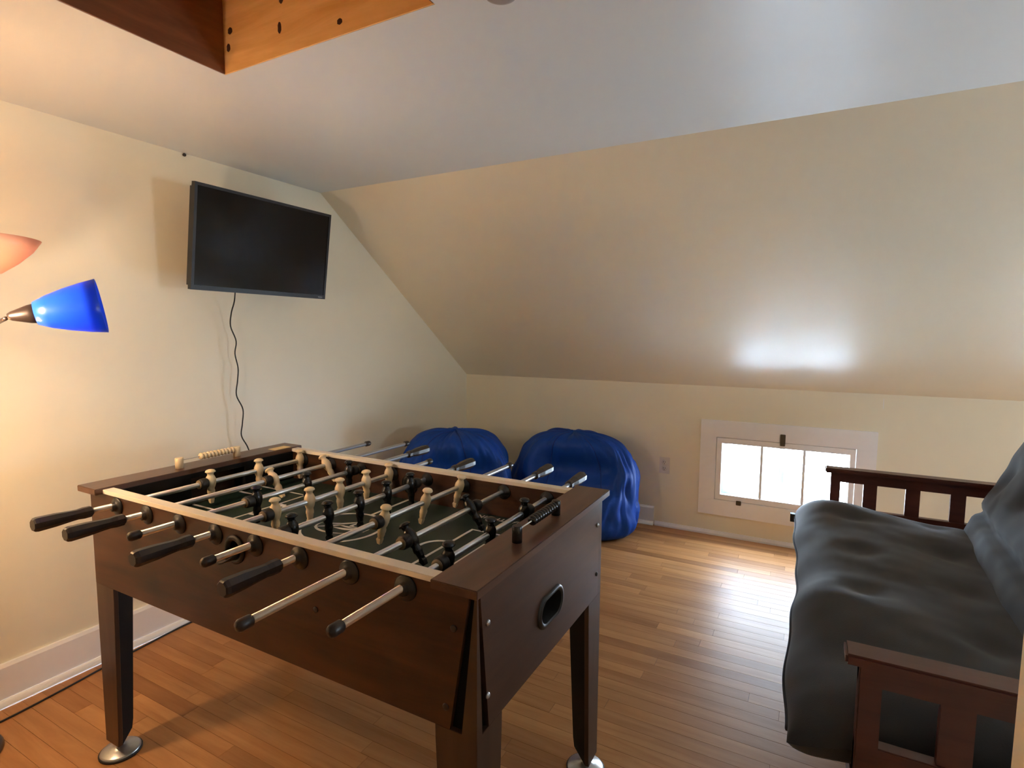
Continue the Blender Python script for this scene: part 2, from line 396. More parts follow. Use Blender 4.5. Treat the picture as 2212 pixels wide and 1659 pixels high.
# baseboards
def base_prof(h=0.15, t=0.016): return [(0, 0), (t, 0), (t, h - 0.012), (t - 0.006, h), (0, h)]
def shoe(t=0.016): return [(t, 0)] + [(t + 0.018 * math.cos(a), 0.026 * math.sin(a)) for a in [i * PI / 12 for i in range(7)]]
bl = struct('baseboard_left', MB().prism([(XL + a, b) for a, b in base_prof()], 1, YF, YB - 0.03), 'trim')
build('shoe_molding', MB().prism([(XL + a, b) for a, b in shoe()], 1, YF, YB - 0.03, sm=True), 'trim', bl)
bb = struct('baseboard_back', MB().prism([(YB - a, b) for a, b in base_prof(0.13)], 0, XL + 0.017, -0.905), 'trim')
build('shoe_molding', MB().prism([(YB - a, b) for a, b in shoe()], 0, XL + 0.03, -0.905, sm=True), 'trim', bb)
struct('trim_6', MB().prism([(YB - a, b) for a, b in [(0, 0), (0.02, 0), (0.02, 0.012), (0.012, 0.028), (0, 0.028)]], 0, -0.897, XR), 'trim')
# crack / mark in plaster above the far arm
struct('trim_7', MB().box(0.385, 0.388, YB - 0.0012, YB + 0.001, 0.905, 0.965), 'trim')

# ------------------------------------------------------------------ knee wall windows
def knee_window(i, x0, x1):
    ox0, ox1, z0, z1 = x0 - 0.10, x1 + 0.10, 0.14, 0.77
    wn_ = root('window_%d' % i, ((x0 + x1) / 2, YB, z0), None, None); tag(wn_, kind='structure')
    y0, y1 = YB - 0.020, YB
    build('casing', MB().box(ox0, ox1, y0, y1, WZ[1], z1), 'trim', wn_, bevel=0.002)
    build('casing', MB().box(ox0, ox1, y0, y1, z0, WZ[0]), 'trim', wn_, bevel=0.002)
    build('casing', MB().box(ox0, x0, y0, y1, WZ[0], WZ[1]), 'trim', wn_, bevel=0.0015)
    build('casing', MB().box(x1, ox1, y0, y1, WZ[0], WZ[1]), 'trim', wn_, bevel=0.0015)
    # jamb liner
    j = MB(); yo = YB + 0.09
    j.box(x0 - 0.02, x0, YB + 0.004, yo, WZ[0], WZ[1]); j.box(x1, x1 + 0.02, YB + 0.004, yo, WZ[0], WZ[1])
    j.box(x0 - 0.02, x1 + 0.02, YB + 0.004, yo, WZ[0] - 0.02, WZ[0]); j.box(x0 - 0.02, x1 + 0.02, YB + 0.004, yo, WZ[1], WZ[1] + 0.02)
    build('jamb', j, 'sash', wn_)
    # hinged sash
    s = root('sash', ((x0 + x1) / 2, YB, 0.45), None, None); s.parent = wn_; s.location = Vector((0, 0, 0.45 - z0))
    ys0, ys1 = YB - 0.017, YB + 0.018
    gx0, gx1, gz0, gz1 = x0 + 0.035, x1 - 0.032, 0.282, 0.622
    a, b_, c, d = x0 + 0.003, x1 - 0.003, WZ[0] + 0.003, WZ[1] - 0.003
    for q in (((a, gx0), (c, d)), ((gx1, b_), (c, d)), ((gx0, gx1), (gz1, d)), ((gx0, gx1), (c, gz0))):
        build('sash_rail', MB().box(q[0][0], q[0][1], ys0, ys1, q[1][0], q[1][1]), 'trim', s)
    for k in (1, 2):
        mx_ = gx0 + (gx1 - gx0) * k / 3
        build('muntin', MB().box(mx_ - 0.0075, mx_ + 0.0075, ys0 + 0.004, ys1, gz0, gz1), 'sash', s)
    for k in range(3):
        p0 = gx0 + (gx1 - gx0) * k / 3 + (0.006 if k else 0); p1 = gx0 + (gx1 - gx0) * (k + 1) / 3 - (0.006 if k < 2 else 0)
        build('pane', MB().box(p0, p1, YB + 0.004, YB + 0.007, gz0, gz1), 'glass', s)
    # storm window beyond
    st = MB(); yy0, yy1 = YB + 0.068, YB + 0.085
    st.box(x0, x0 + 0.045, yy0, yy1, WZ[0], WZ[1]); st.box(x1 - 0.04, x1, yy0, yy1, WZ[0], WZ[1])
    st.box(x0 + 0.045, x1 - 0.04, yy0, yy1, WZ[0], WZ[0] + 0.055); st.box(x0 + 0.045, x1 - 0.04, yy0, yy1, WZ[1] - 0.02, WZ[1])
    build('storm_frame', st, 'storm', wn_)
    sl = MB(); xm = x0 + 0.40
    ya, yb = YB + 0.050, YB + 0.064
    sl.box(x0 + 0.025, x0 + 0.062, ya, yb, WZ[0] + 0.02, WZ[1] - 0.01); sl.box(xm - 0.03, xm, ya, yb, WZ[0] + 0.02, WZ[1] - 0.01)
    sl.box(x0 + 0.062, xm - 0.03, ya, yb, WZ[0] + 0.045, WZ[0] + 0.07); sl.box(x0 + 0.062, xm - 0.03, ya, yb, WZ[1] - 0.03, WZ[1] - 0.01)
    build('sliding_storm_sash', sl, 'storm', wn_)
    build('storm_pane', MB().box(x0 + 0.045, x1 - 0.04, YB + 0.074, YB + 0.077, WZ[0] + 0.03, WZ[1] - 0.02), 'glass', wn_)
    # latch plates
    h = build('latch_plate', MB().box((x0 + x1) / 2 - 0.017, (x0 + x1) / 2 + 0.013, YB - 0.026, YB - 0.0195, 0.652, 0.712), 'brass', wn_, bevel=0.002)
    build('latch_tongue', MB().box((x0 + x1) / 2 - 0.016, (x0 + x1) / 2 + 0.012, YB - 0.030, YB - 0.0175, 0.640, 0.655), 'brass', wn_, bevel=0.002)
    build('hinge', MB().box(x0 + 0.135, x0 + 0.165, YB - 0.028, YB - 0.0165, 0.226, 0.254), 'brass', wn_, bevel=0.002)
    return wn_
knee_window(1, *WX[0])
knee_window(2, *WX[1])
def plain_window(i, axis, pos, a0, a1, z0, z1, sgn):
    wn_ = root('window_%d' % i, (pos, (a0 + a1) / 2, z0) if axis == 0 else ((a0 + a1) / 2, pos, z0), None, None); tag(wn_, kind='structure')
    def bx(u0, u1, w0, w1, d0, d1):
        p0, p1 = sorted((pos + sgn * d0, pos + sgn * d1))
        return MB().box(p0, p1, u0, u1, w0, w1) if axis == 0 else MB().box(u0, u1, p0, p1, w0, w1)
    c = 0.09
    for q in ((a0 - c, a1 + c, z1, z1 + c), (a0 - c, a1 + c, z0 - c, z0), (a0 - c, a0, z0, z1), (a1, a1 + c, z0, z1)):
        build('casing', bx(*q, -0.02, 0), 'trim', wn_)
    zm = (z0 + z1) / 2
    for q in ((a0, a1, z0, z0 + 0.045), (a0, a1, z1 - 0.045, z1), (a0, a1, zm - 0.02, zm + 0.02), (a0, a0 + 0.04, z0, z1), (a1 - 0.04, a1, z0, z1)):
        build('sash_rail', bx(*q, 0.02, 0.05), 'sash', wn_)
    build('pane', bx(a0 + 0.04, a1 - 0.04, z0 + 0.045, z1 - 0.045, 0.032, 0.035), 'glass', wn_)
plain_window(3, 0, XR, wy0, wy1, wz0, wz1, 1)

# added unseen ledge outside the knee wall, bounces sunlight up through the windows
g = MB(); g.prism([(YB + 0.14, -0.25), (YB + 0.72, -0.33), (YB + 0.72, -0.39), (YB + 0.14, -0.31)], 0, -5, 6)
struct('bounce_ledge', g, 'ledge')

# ------------------------------------------------------------------ foosball table
FX0, FX1, FY0, FY1 = -1.885, -0.517, 0.83, 1.525
ZB, ZT = 0.560, 0.853
FT = root('foosball_table', (-1.2, 1.18, 0), 'dark walnut foosball table with cream rails and a green playing field', 'foosball table')
tk = 0.026
def aof(z): return 0.016 + (ZT - z) / (ZT - ZB) * 0.046
def aofy(z): return 0.010 + (ZT - z) / (ZT - ZB) * 0.034
# side panels (their ends cut back to show the tapered corner guards)
def side_panel(y0, y1, name):
    cb, ct = (aof(ZB), aof(ZT)) if y0 == FY0 else (0.0, 0.0)
    pts = [(FX0, ZB), (FX1 - cb, ZB), (FX1 - ct, ZT - 0.004), (FX0, ZT - 0.004)]
    return build(name, MB().prism(pts, 1, y0, y1), 'cab_x', FT)
side_panel(FY0, FY0 + 0.022, 'side_panel'); side_panel(FY1 - 0.022, FY1, 'side_panel')
# inner lining of the long sides
build('inner_side', MB().box(FX0 + 0.03, FX1 - 0.03, FY0 + 0.022, FY0 + tk, 0.70, ZT - 0.004), 'cab_x', FT)
build('inner_side', MB().box(FX0 + 0.03, FX1 - 0.03, FY1 - tk, FY1 - 0.022, 0.70, ZT - 0.004), 'cab_x', FT)
# end panels; the right one has the ball return hole
def end_panel(x0, x1, yc, zc, hw, hh):
    g = MB()
    def a(z): return aofy(z) if x1 == FX1 else 0.0222
    def a2(z): return 0.0222
    ring = []
    r = hh
    for k in range(24):
        an = 2 * PI * k / 24 + PI / 24
        cx_ = yc + (hw - r) * (1 if math.cos(an) > 0 else -1) + r * math.cos(an); cz = zc + r * math.sin(an)
        ring.append((cx_, cz))
    out = []
    for (py, pz) in ring:
        dy, dz = py - yc, pz - zc; t = 1e9
        if dz > 0: t = min(t, (ZT - 0.004 - zc) / dz)
        if dz < 0: t = min(t, (ZB - zc) / dz)
        for _ in range(1):
            tt = t
        # clip against slanted ends
        for sgn in (-1, 1):
            lo, hi = 0.0, min(t, 1e3)
            def inside(q):
                yy, zz = yc + dy * q, zc + dz * q
                return (FY0 + a(zz) <= yy <= FY1 - a2(zz)) and (ZB - 1e-6 <= zz <= ZT - 0.004 + 1e-6)
            for _ in range(40):
                mid = (lo + hi) / 2
                if inside(mid): lo = mid
                else: hi = mid
            t = lo
        out.append((yc + dy * t, zc + dz * t))
    # snap nearest outline points onto the corners
    corners = [(FY0 + a(ZB), ZB), (FY1 - a2(ZB), ZB), (FY1 - a2(ZT), ZT - 0.004), (FY0 + a(ZT), ZT - 0.004)]
    for c in corners:
        j = min(range(24), key=lambda k: (out[k][0] - c[0]) ** 2 + (out[k][1] - c[1]) ** 2)
        out[j] = c
    n = 24
    vs = [(x0, p[0], p[1]) for p in ring] + [(x0, p[0], p[1]) for p in out] + [(x1, p[0], p[1]) for p in ring] + [(x1, p[0], p[1]) for p in out]
    fs = []
    for k in range(n):
        k2 = (k + 1) % n
        fs += [(k, k2, n + k2, n + k), (2 * n + k, 3 * n + k, 3 * n + k2, 2 * n + k2), (k, 2 * n + k, 2 * n + k2, k2), (n + k, n + k2, 3 * n + k2, 3 * n + k)]
    g._add(vs, fs)
    return build('end_panel', g, 'cab_y', FT), ring
for (x0, x1, s) in ((FX1 - 0.022, FX1, 1), (FX0, FX0 + 0.022, -1)):
    ep, ring = end_panel(x0, x1, 1.162, 0.676, 0.062, 0.032)
    xo = x1 if s > 0 else x0
    # rounded rim and cup of the ball return
    g = MB(); n = len(ring); sec = [(0.010, 0.0), (0.008, 0.005), (0.0, 0.007), (-0.006, 0.004), (-0.006, -0.03)]
    vs = []
    for (d, h) in sec:
        for (py, pz) in ring:
            v = Vector((py - 1.162, pz - 0.676)); v = v + v.normalized() * d
            vs.append((xo + s * h, 1.162 + v.x, 0.676 + v.y))
    fs = [(i * n + k, i * n + (k + 1) % n, (i + 1) * n + (k + 1) % n, (i + 1) * n + k) for i in range(len(sec) - 1) for k in range(n)]
    fs.append(tuple((len(sec) - 1) * n + k for k in range(n)))
    g._add(vs, fs, 0, True)
    for q in range(len(g.m)):
        if q >= 3 * n: g.m[q] = 1
    build('ball_return_cup', g, ['blackp', 'legin'], ep)
    for (yy, zz) in ((0.868, 0.775), (0.868, 0.628), (1.487, 0.775), (1.487, 0.628)):
        build('screw', MB().lathe([(0.0065, 0), (0.0062, 0.002), (0.004, 0.004), (0, 0.0045)], (xo, yy, zz), (s, 0, 0), 12), 'silver' if zz > 0.7 or yy < 1 else 'blackp', ep)
# inner end walls with a goal mouth
for x0, x1 in ((FX0 + 0.022, -1.80), (-0.605, FX1 - 0.022)):
    g = MB(); g.box(x0, x1, FY0 + tk, 1.085, 0.70, ZT - 0.003); g.box(x0, x1, 1.285, FY1 - tk, 0.70, ZT - 0.003); g.box(x0, x1, 1.085, 1.285, 0.835, ZT - 0.003)
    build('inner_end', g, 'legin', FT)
# cream rails and end boards
build('side_rail', MB().box(-1.815, -0.60, FY0 - 0.004, FY0 + 0.026, ZT - 0.004, 0.861), 'rail', FT, bevel=0.001)
build('side_rail', MB().box(-1.815, -0.60, FY1 - 0.026, FY1 + 0.004, ZT - 0.004, 0.861), 'rail', FT, bevel=0.001)
build('end_board', MB().box(-1.906, -1.805, 0.806, 1.548, 0.848, 0.866), 'cab_top', FT, bevel=0.0015)
eb = build('end_board', MB().box(-0.606, -0.502, 0.806, 1.548, 0.848, 0.866), 'cab_top', FT, bevel=0.0015)
build('gold_plate', MB().box(-1.852, -1.812, 1.425, 1.50, 0.866, 0.8672), 'gold', FT)
# playing field
ZF = 0.742
pf = build('playing_field', MB().box(-1.84, -0.56, FY0 + tk, FY1 - tk, ZF - 0.012, ZF), 'field', FT)
lw = 0.0052; cxm, cym = -1.213, 1.183
def strip(pts, wdt, closed=False, z=ZF, h=0.0006):
    g = MB(); n = len(pts); L = []; Rr = []
    for i in range(n):
        p = Vector(pts[i]); a = Vector(pts[(i - 1) % n] if closed or i else pts[0]); b = Vector(pts[(i + 1) % n] if closed or i < n - 1 else pts[-1])
        t = (b - a).normalized(); nn = Vector((-t.y, t.x)); ww = wdt[i] if isinstance(wdt, list) else wdt
        L.append(p + nn * ww); Rr.append(p - nn * ww)
    vs = [(p.x, p.y, z + 0.0002) for p in L] + [(p.x, p.y, z + 0.0002) for p in Rr] + [(p.x, p.y, z + h) for p in L] + [(p.x, p.y, z + h) for p in Rr]
    fs = []
    for i in range(n if closed else n - 1):
        j = (i + 1) % n
        fs += [(2 * n + i, 2 * n + j, 3 * n + j, 3 * n + i), (i, 3 * n * 0 + n + i, n + j, j), (i, j, 2 * n + j, 2 * n + i), (n + i, 3 * n + i, 3 * n + j, n + j)]
    if not closed: fs += [(0, 2 * n, 3 * n, n), (n - 1, 2 * n - 1, 4 * n - 1, 3 * n - 1)]
    return g._add(vs, fs)
def arc(cx, cy_, r, a0, a1, n=24): return [(cx + r * math.cos(a0 + (a1 - a0) * k / n), cy_ + r * math.sin(a0 + (a1 - a0) * k / n)) for k in range(n + 1)]
build('field_line', strip(arc(cxm, cym, 0.122, 0, 2 * PI, 48)[:-1], lw, True), 'fline', pf)
build('field_line', strip([(cxm, FY0 + tk + 0.002), (cxm, cym - 0.127)], lw), 'fline', pf)
build('field_line', strip([(cxm, cym + 0.127), (cxm, FY1 - tk - 0.002)], lw), 'fline', pf)
for s in (-1, 1):
    bx_ = cxm + s * 0.353; ex = cxm + s * 0.60
    build('field_line', strip([(ex, cym - 0.172), (bx_, cym - 0.172), (bx_, cym + 0.172), (ex, cym + 0.172)], lw), 'fline', pf)
    ix = cxm + s * 0.445
    build('field_line', strip([(ex, cym - 0.088), (ix, cym - 0.088), (ix, cym + 0.088), (ex, cym + 0.088)], lw), 'fline', pf)
    a0 = PI / 2 if s > 0 else -PI / 2
    build('field_line', strip(arc(bx_ - s * 0.004, cym, 0.058, a0, a0 + PI, 16), lw), 'fline', pf)
build('field_spot', MB().lathe([(0.011, 0.0002), (0.011, 0.0007)], (cxm - 0.325, cym + 0.052, ZF), (0, 0, 1), 16), 'fline', pf)
# emblem in the centre circle: a broken ring and pointed streaks
def rot2(p, a=0.25): return (cxm + p[0] * math.cos(a) - p[1] * math.sin(a), cym + p[0] * math.sin(a) + p[1] * math.cos(a))
for a0, a1 in ((2.75, 5.2), (5.5, 6.6)):
    build('emblem_arc', strip([rot2((0.085 * math.cos(a), 0.052 * math.sin(a))) for a in [a0 + (a1 - a0) * k / 16 for k in range(17)]], [0.0005 + 0.004 * math.sin(PI * k / 16) for k in range(17)]), 'fline', pf)
for q in (((-0.085, -0.02), (-0.03, 0.004), (0.0, 0.012)), ((-0.06, 0.018), (-0.01, 0.026), (0.035, 0.050)), ((0.035, 0.050), (0.022, 0.012), (0.055, 0.0)), ((-0.03, -0.008), (0.02, -0.016), (0.07, -0.014)), ((0.055, 0.0), (0.075, -0.02), (0.085, -0.025)), ((-0.02, 0.010), (0.03, 0.0), (0.06, -0.006))):
    pts = [rot2((p.x, p.y)) for p in bez([(a, b, 0) for a, b in q], 5)]
    n = len(pts)
    build('emblem_streak', strip(pts, [0.0006 + 0.0055 * math.sin(PI * k / (n - 1)) for k in range(n)]), 'fline', pf)
def text_mesh(name, txt, size, mat, parent, mw, extr=0.0003, world=True):
    cu = bpy.data.curves.new('txt', 'FONT'); cu.body = txt; cu.size = size; cu.extrude = extr; cu.offset = size * 0.02; cu.align_x = 'CENTER'; cu.align_y = 'CENTER'; cu.space_character = 1.15
    ob = bpy.data.objects.new('txt', cu); col.objects.link(ob)
    dg = bpy.context.evaluated_depsgraph_get(); me = bpy.data.meshes.new_from_object(ob.evaluated_get(dg))
    bpy.data.objects.remove(ob); me.name = name
    me.materials.clear(); me.materials.append(M[mat])
    o = bpy.data.objects.new(name, me); col.objects.link(o); o.parent = parent
    o.matrix_local = mw
    return o
tx = text_mesh('lettering', 'EASTPOINT', 0.031, 'fline', pf, Matrix.Translation(Vector((-0.845, 1.471, ZF + 0.0004)) - WL[pf.name]) @ Matrix.Rotation(PI, 4, 'Z'))
# ball entry holes in both long sides
for yy, s in ((FY0, -1), (FY1, 1)):
    xe = -1.21
    g = MB().lathe([(0.036, 0), (0.036, 0.004), (0.031, 0.008), (0.024, 0.006), (0.020, -0.002), (0.001, -0.004)], (xe, yy, 0.797), (0, s, 0), 28)
    be = build('ball_entry', g, 'blackp', FT)
    g = MB()  # scoop lip
    vs = []; nn = 12
    for k in range(nn + 1):
        a = PI + PI * k / nn
        vs.append((xe + 0.021 * math.cos(a), yy + s * 0.002, 0.797 + 0.021 * math.sin(a))); vs.append((xe + 0.021 * math.cos(a), yy + s * (0.004 + 0.040 * math.sin(PI * k / nn) ** 0.7), 0.797 + 0.019 * math.sin(a) + 0.002))
        vs.append((xe + 0.023 * math.cos(a), yy + s * (0.004 + 0.042 * math.sin(PI * k / nn) ** 0.7), 0.797 + 0.022 * math.sin(a)))
        vs.append((xe + 0.024 * math.cos(a), yy + s * 0.002, 0.797 + 0.024 * math.sin(a)))
    fs = [(4 * k + i, 4 * k + 4 + i, 4 * k + 4 + (i + 1) % 4, 4 * k + (i + 1) % 4) for k in range(nn) for i in range(4)]
    g._add(vs, fs, 0, True); build('scoop', g, 'blackp', be)
    yi = yy - s * tk
    build('ball_entry', MB().lathe([(0.034, 0), (0.034, 0.003), (0.028, 0.006), (0.020, 0.004), (0.016, 0.001), (0.001, 0.0008)], (xe, yi, 0.797), (0, -s, 0), 24), 'blackp', FT)
# legs: two panels round a corner, tapering a little, each on a levelling disc
for (ex, ey, sx, sy) in ((FX0, FY0, 1, 1), (FX1, FY0, -1, 1), (FX0, FY1, 1, -1), (FX1, FY1, -1, -1)):
    w1, w0, z1, z0 = 0.097, 0.074, ZB, 0.046
    def ring_(w_, z): return [(ex, ey, z), (ex + sx * w_, ey, z), (ex + sx * w_, ey + sy * 0.012, z), (ex + sx * 0.012, ey + sy * w_, z), (ex, ey + sy * w_, z)]
    g = MB(); vs = ring_(w1, z1) + ring_(w1 * 0.995, z1 - 0.03) + ring_(w0, z0 + 0.03) + ring_(w0 * 0.94, z0)
    n = 5; fs = [(i * n + k, i * n + (k + 1) % n, (i + 1) * n + (k + 1) % n, (i + 1) * n + k) for i in range(3) for k in range(n)]
    o = len(g.v); g._add(vs, fs + [(0, 1, 2, 3, 4), (15, 16, 17, 18, 19)])
    for i, f in enumerate(g.f):
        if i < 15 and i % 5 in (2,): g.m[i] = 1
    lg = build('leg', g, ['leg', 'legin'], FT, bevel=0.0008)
    cx_, cy_ = ex + sx * 0.026, ey + sy * 0.026
    ft = build('levelling_foot', MB().lathe([(0.055, 0.004), (0.0555, 0.008), (0.05, 0.013), (0.030, 0.019), (0.016, 0.026), (0.010, 0.034), (0.010, 0.052)], (cx_, cy_, 0), (0, 0, 1), 32), 'silver', lg)
    build('rubber_ring', MB().lathe([(0.052, 0), (0.058, 0.001), (0.0585, 0.006), (0.0552, 0.0085), (0.050, 0.004)], (cx_, cy_, 0), (0, 0, 1), 32), 'rubber', lg)
    if not (ex == FX1 and ey == FY0): continue
    # tapered corner strip rising from the leg, in a gap with shade painted black
    zb, zt = ZB - 0.001, ZT - 0.006
    def cs(z):
        a, b_ = aof(z) + 0.004, aofy(z) + 0.004; return [(ex + sx * a, ey + sy * 0.011, z), (ex + sx * 0.011, ey + sy * 0.011, z), (ex + sx * 0.011, ey + sy * b_, z), (ex + sx * a, ey + sy * b_, z)]
    g = MB(); g._add(cs(zb) + cs(zt), [(k, (k + 1) % 4, 4 + (k + 1) % 4, 4 + k) for k in range(4)] + [(0, 1, 2, 3), (4, 5, 6, 7)])
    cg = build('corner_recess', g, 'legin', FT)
    def c2(w_, v_, t_, z): return [(ex + sx * w_, ey, z), (ex, ey, z), (ex, ey + sy * v_, z), (ex + sx * t_, ey + sy * v_, z), (ex + sx * t_, ey + sy * t_, z), (ex + sx * w_, ey + sy * t_, z)]
    g = MB(); g._add(c2(0.034, 0.020, 0.0105, zb) + c2(0.0045, 0.0035, 0.0030, zt), [(k, (k + 1) % 6, 6 + (k + 1) % 6, 6 + k) for k in range(6)] + [(0, 1, 2, 3, 4, 5), (6, 7, 8, 9, 10, 11)])
    build('corner_strip', g, 'leg', cg)
# wood plugs on the front panel
for xx, zz in ((-0.938, 0.712), (-0.569, 0.768), (-0.588, 0.604)):
    build('screw', MB().lathe([(0.007, 0), (0.007, 0.0015), (0.0055, 0.0025), (0, 0.002)], (xx, FY0, zz), (0, -1, 0), 12), 'handle', FT)

# rods
ZR = 0.826
RX = [-1.736 + 0.1504 * i for i in range(8)]
def player_mesh(mat, name):
    g = MB()
    prof = [(0.0, 0.0430), (0.006, 0.0425), (0.0108, 0.0400), (0.0132, 0.0358), (0.0130, 0.0338), (0.0088, 0.0320), (0.0086, 0.028), (0.0072, 0.0255), (0.0095, 0.021), (0.0128, 0.012), (0.0136, 0.004), (0.0130, -0.006), (0.0106, -0.016), (0.0084, -0.022), (0.0098, -0.030), (0.0096, -0.036), (0.0088, -0.038), (0.0082, -0.046), (0.0066, -0.053), (0.0050, -0.0555)]
    g.lathe([(a * 1.25, b) for a, b in prof[::-1]], (0, 0, 0), (0, 0, 1), 18, ex=0.9, ey=1.0)
    # foot paddle
    t = [(-0.0045, -0.0060, -0.050), (0.0045, -0.0060, -0.050), (0.0045, 0.0060, -0.050), (-0.0045, 0.0060, -0.050)]
    m_ = [(-0.0085, -0.0072, -0.059), (0.0060, -0.0072, -0.059), (0.0060, 0.0072, -0.059), (-0.0085, 0.0072, -0.059)]
    bt = [(-0.0045, -0.0050, -0.0715), (0.0045, -0.0050, -0.0715), (0.0045, 0.0050, -0.0715), (-0.0045, 0.0050, -0.0715)]
    vs = t + m_ + bt
    g._add(vs, [(i * 4 + k, i * 4 + (k + 1) % 4, i * 4 + 4 + (k + 1) % 4, i * 4 + 4 + k) for i in range(2) for k in range(4)] + [(0, 3, 2, 1), (8, 9, 10, 11)])
    me = bpy.data.meshes.new(name); me.from_pydata([tuple(v) for v in g.v], [], g.f); me.materials.append(M[mat])
    for p, sm in zip(me.polygons, g.smooth): p.use_smooth = sm
    bm = bmesh.new(); bm.from_mesh(me); bmesh.ops.recalc_face_normals(bm, faces=bm.faces); bm.to_mesh(me); bm.free()
    return me
PM = {'tan': player_mesh('tan', 'cream_player'), 'blk': player_mesh('blk', 'black_player')}
# per rod: team, player positions, tilt (deg), front metal end, front kind, far metal end, far kind
RODS = [
    ('tan', [1.112, 1.295, 1.478], 0, 0.765, 'h', 1.845, 'c'),
    ('tan', [1.240, 1.474], 38, 0.772, 'h', 1.932, 'c'),
    ('blk', [1.060, 1.247, 1.436], 0, 0.728, 'c', 1.765, 'h'),
    ('tan', [1.005, 1.125, 1.245, 1.363, 1.476], 0, 0.770, 'h', 1.700, 'c'),
    ('blk', [0.936, 1.055, 1.173, 1.293, 1.409], 3, 0.722, 'c', 1.655, 'h'),
    ('tan', [1.108, 1.290, 1.470], -14, 0.776, 'h', 1.803, 'c'),
    ('blk', [1.036, 1.305], 36, 0.592, 'c', 1.720, 'h'),
    ('blk', [0.975, 1.158, 1.343], -4, 0.655, 'c', 1.667, 'h')]
def handle_mb(x, y, s):
    L = 0.134
    prof = [(0.0125, 0), (0.0155, 0.003), (0.0160, 0.020), (0.0142, 0.034), (0.0150, 0.050), (0.0182, 0.085), (0.0195, 0.124), (0.0180, 0.131), (0.0150, L), (0.0, L)]
    return MB().lathe(prof, (x, y, ZR), (0, s, 0), 8, sm=False, phase=PI / 8)
def handle_far_mb(x, y, s):
    prof = [(0.0105, 0), (0.0140, 0.002), (0.0145, 0.018), (0.0125, 0.022), (0.0135, 0.028), (0.0175, 0.055), (0.0195, 0.110), (0.0180, 0.128), (0.0, 0.130)]
    return MB().lathe(prof, (x, y, ZR), (0, s, 0), 8, sm=False, phase=PI / 8)
for i, (team, pls, tilt, yf, fk, yb, bk) in enumerate(RODS):
    x = RX[i]
    rd = build('rod', MB().cyl((x, yf - 0.012, ZR), (x, yb + 0.012, ZR), 0.0078, 16), 'chrome', FT)
    for yy, kind, s in ((yf, fk, -1), (yb, bk, 1)):
        if kind == 'h': build('handle', handle_mb(x, yy, s) if s < 0 else handle_far_mb(x, yy, s), 'handle', rd)
        else: build('end_cap', MB().lathe([(0.0100, -0.004), (0.0112, -0.002), (0.0115, 0.018), (0.0090, 0.023), (0.0, 0.025)], (x, yy, ZR), (0, s, 0), 14), 'handle', rd)
    for yy in pls:
        p = bpy.data.objects.new('player', PM[team]); col.objects.link(p); p.parent = rd
        p['label'] = 'cream player figure' if team == 'tan' else 'black player figure'; p.location = Vector((x, yy, ZR)) - WL[rd.name]; p.rotation_euler = (0, -math.radians(tilt), 0)
    for k, (yy, s) in enumerate(((pls[0] - 0.0135, -1), (pls[-1] + 0.0135, 1))):
        if s > 0 and yy > 1.475: continue
        yy0 = yy
        build('bumper', MB().lathe([(0.0090, 0), (0.0165, 0.001), (0.0175, 0.004), (0.0175, 0.020), (0.0160, 0.024), (0.0090, 0.025)], (x, yy0, ZR), (0, s, 0), 18), 'rubber', rd)
        build('washer', MB().lathe([(0.0082, 0.025), (0.0145, 0.0252), (0.0145, 0.0285), (0.0082, 0.029)], (x, yy0, ZR), (0, s, 0), 18), 'washer', rd)
    for yy, s in ((FY0, -1), (FY1, 1)):
        b1 = build('rod_bushing', MB().lathe([(0.0270, 0), (0.0270, 0.003), (0.0235, 0.0055), (0.0160, 0.0065), (0.0130, 0.010), (0.0125, 0.016), (0.0085, 0.018)], (x, yy, ZR - 0.004), (0, s, 0), 20), 'blackp', FT)
        b2 = build('rod_bushing', MB().lathe([(0.0230, 0), (0.0230, 0.003), (0.0150, 0.006), (0.0130, 0.014), (0.0085, 0.016)], (x, yy - s * tk, ZR - 0.002), (0, -s, 0), 20), 'blackp', FT)

# bead score counters
def counter(x, y0, y1, mat, zb, n, ya, yb, square=False):
    wire = build('score_counter', MB().cyl((x, y0, zb + 0.026), (x, y1, zb + 0.026), 0.0016, 8), 'chrome', FT)
    for yy in (y0, y1):
        if square: g = MB().lathe([(0.0115, 0), (0.0115, 0.036), (0.010, 0.038)], (x, yy, zb), (0, 0, 1), 12, sm=True)
        else: g = MB().lathe([(0.0125, 0), (0.0130, 0.033), (0.0115, 0.036)], (x, yy, zb), (0, 0, 1), 20)
        build('counter_post', g, mat, wire)
    st = (yb - ya) / n
    for k in range(n):
        yy = ya + st * (k + 0.5)
        pr = [(0.003, -st * 0.5), (0.0085, -st * 0.42), (0.0118, -st * 0.15), (0.0118, st * 0.15), (0.0085, st * 0.42), (0.003, st * 0.5)]
        build('bead', MB().lathe(pr, (x, yy, zb + 0.026), (0, 1, 0), 14), mat, wire)
counter(-1.850, 1.078, 1.290, 'tan', 0.866, 10, 1.148, 1.278)
counter(-0.550, 1.050, 1.262, 'blk', 0.866, 10, 1.120, 1.250, True)

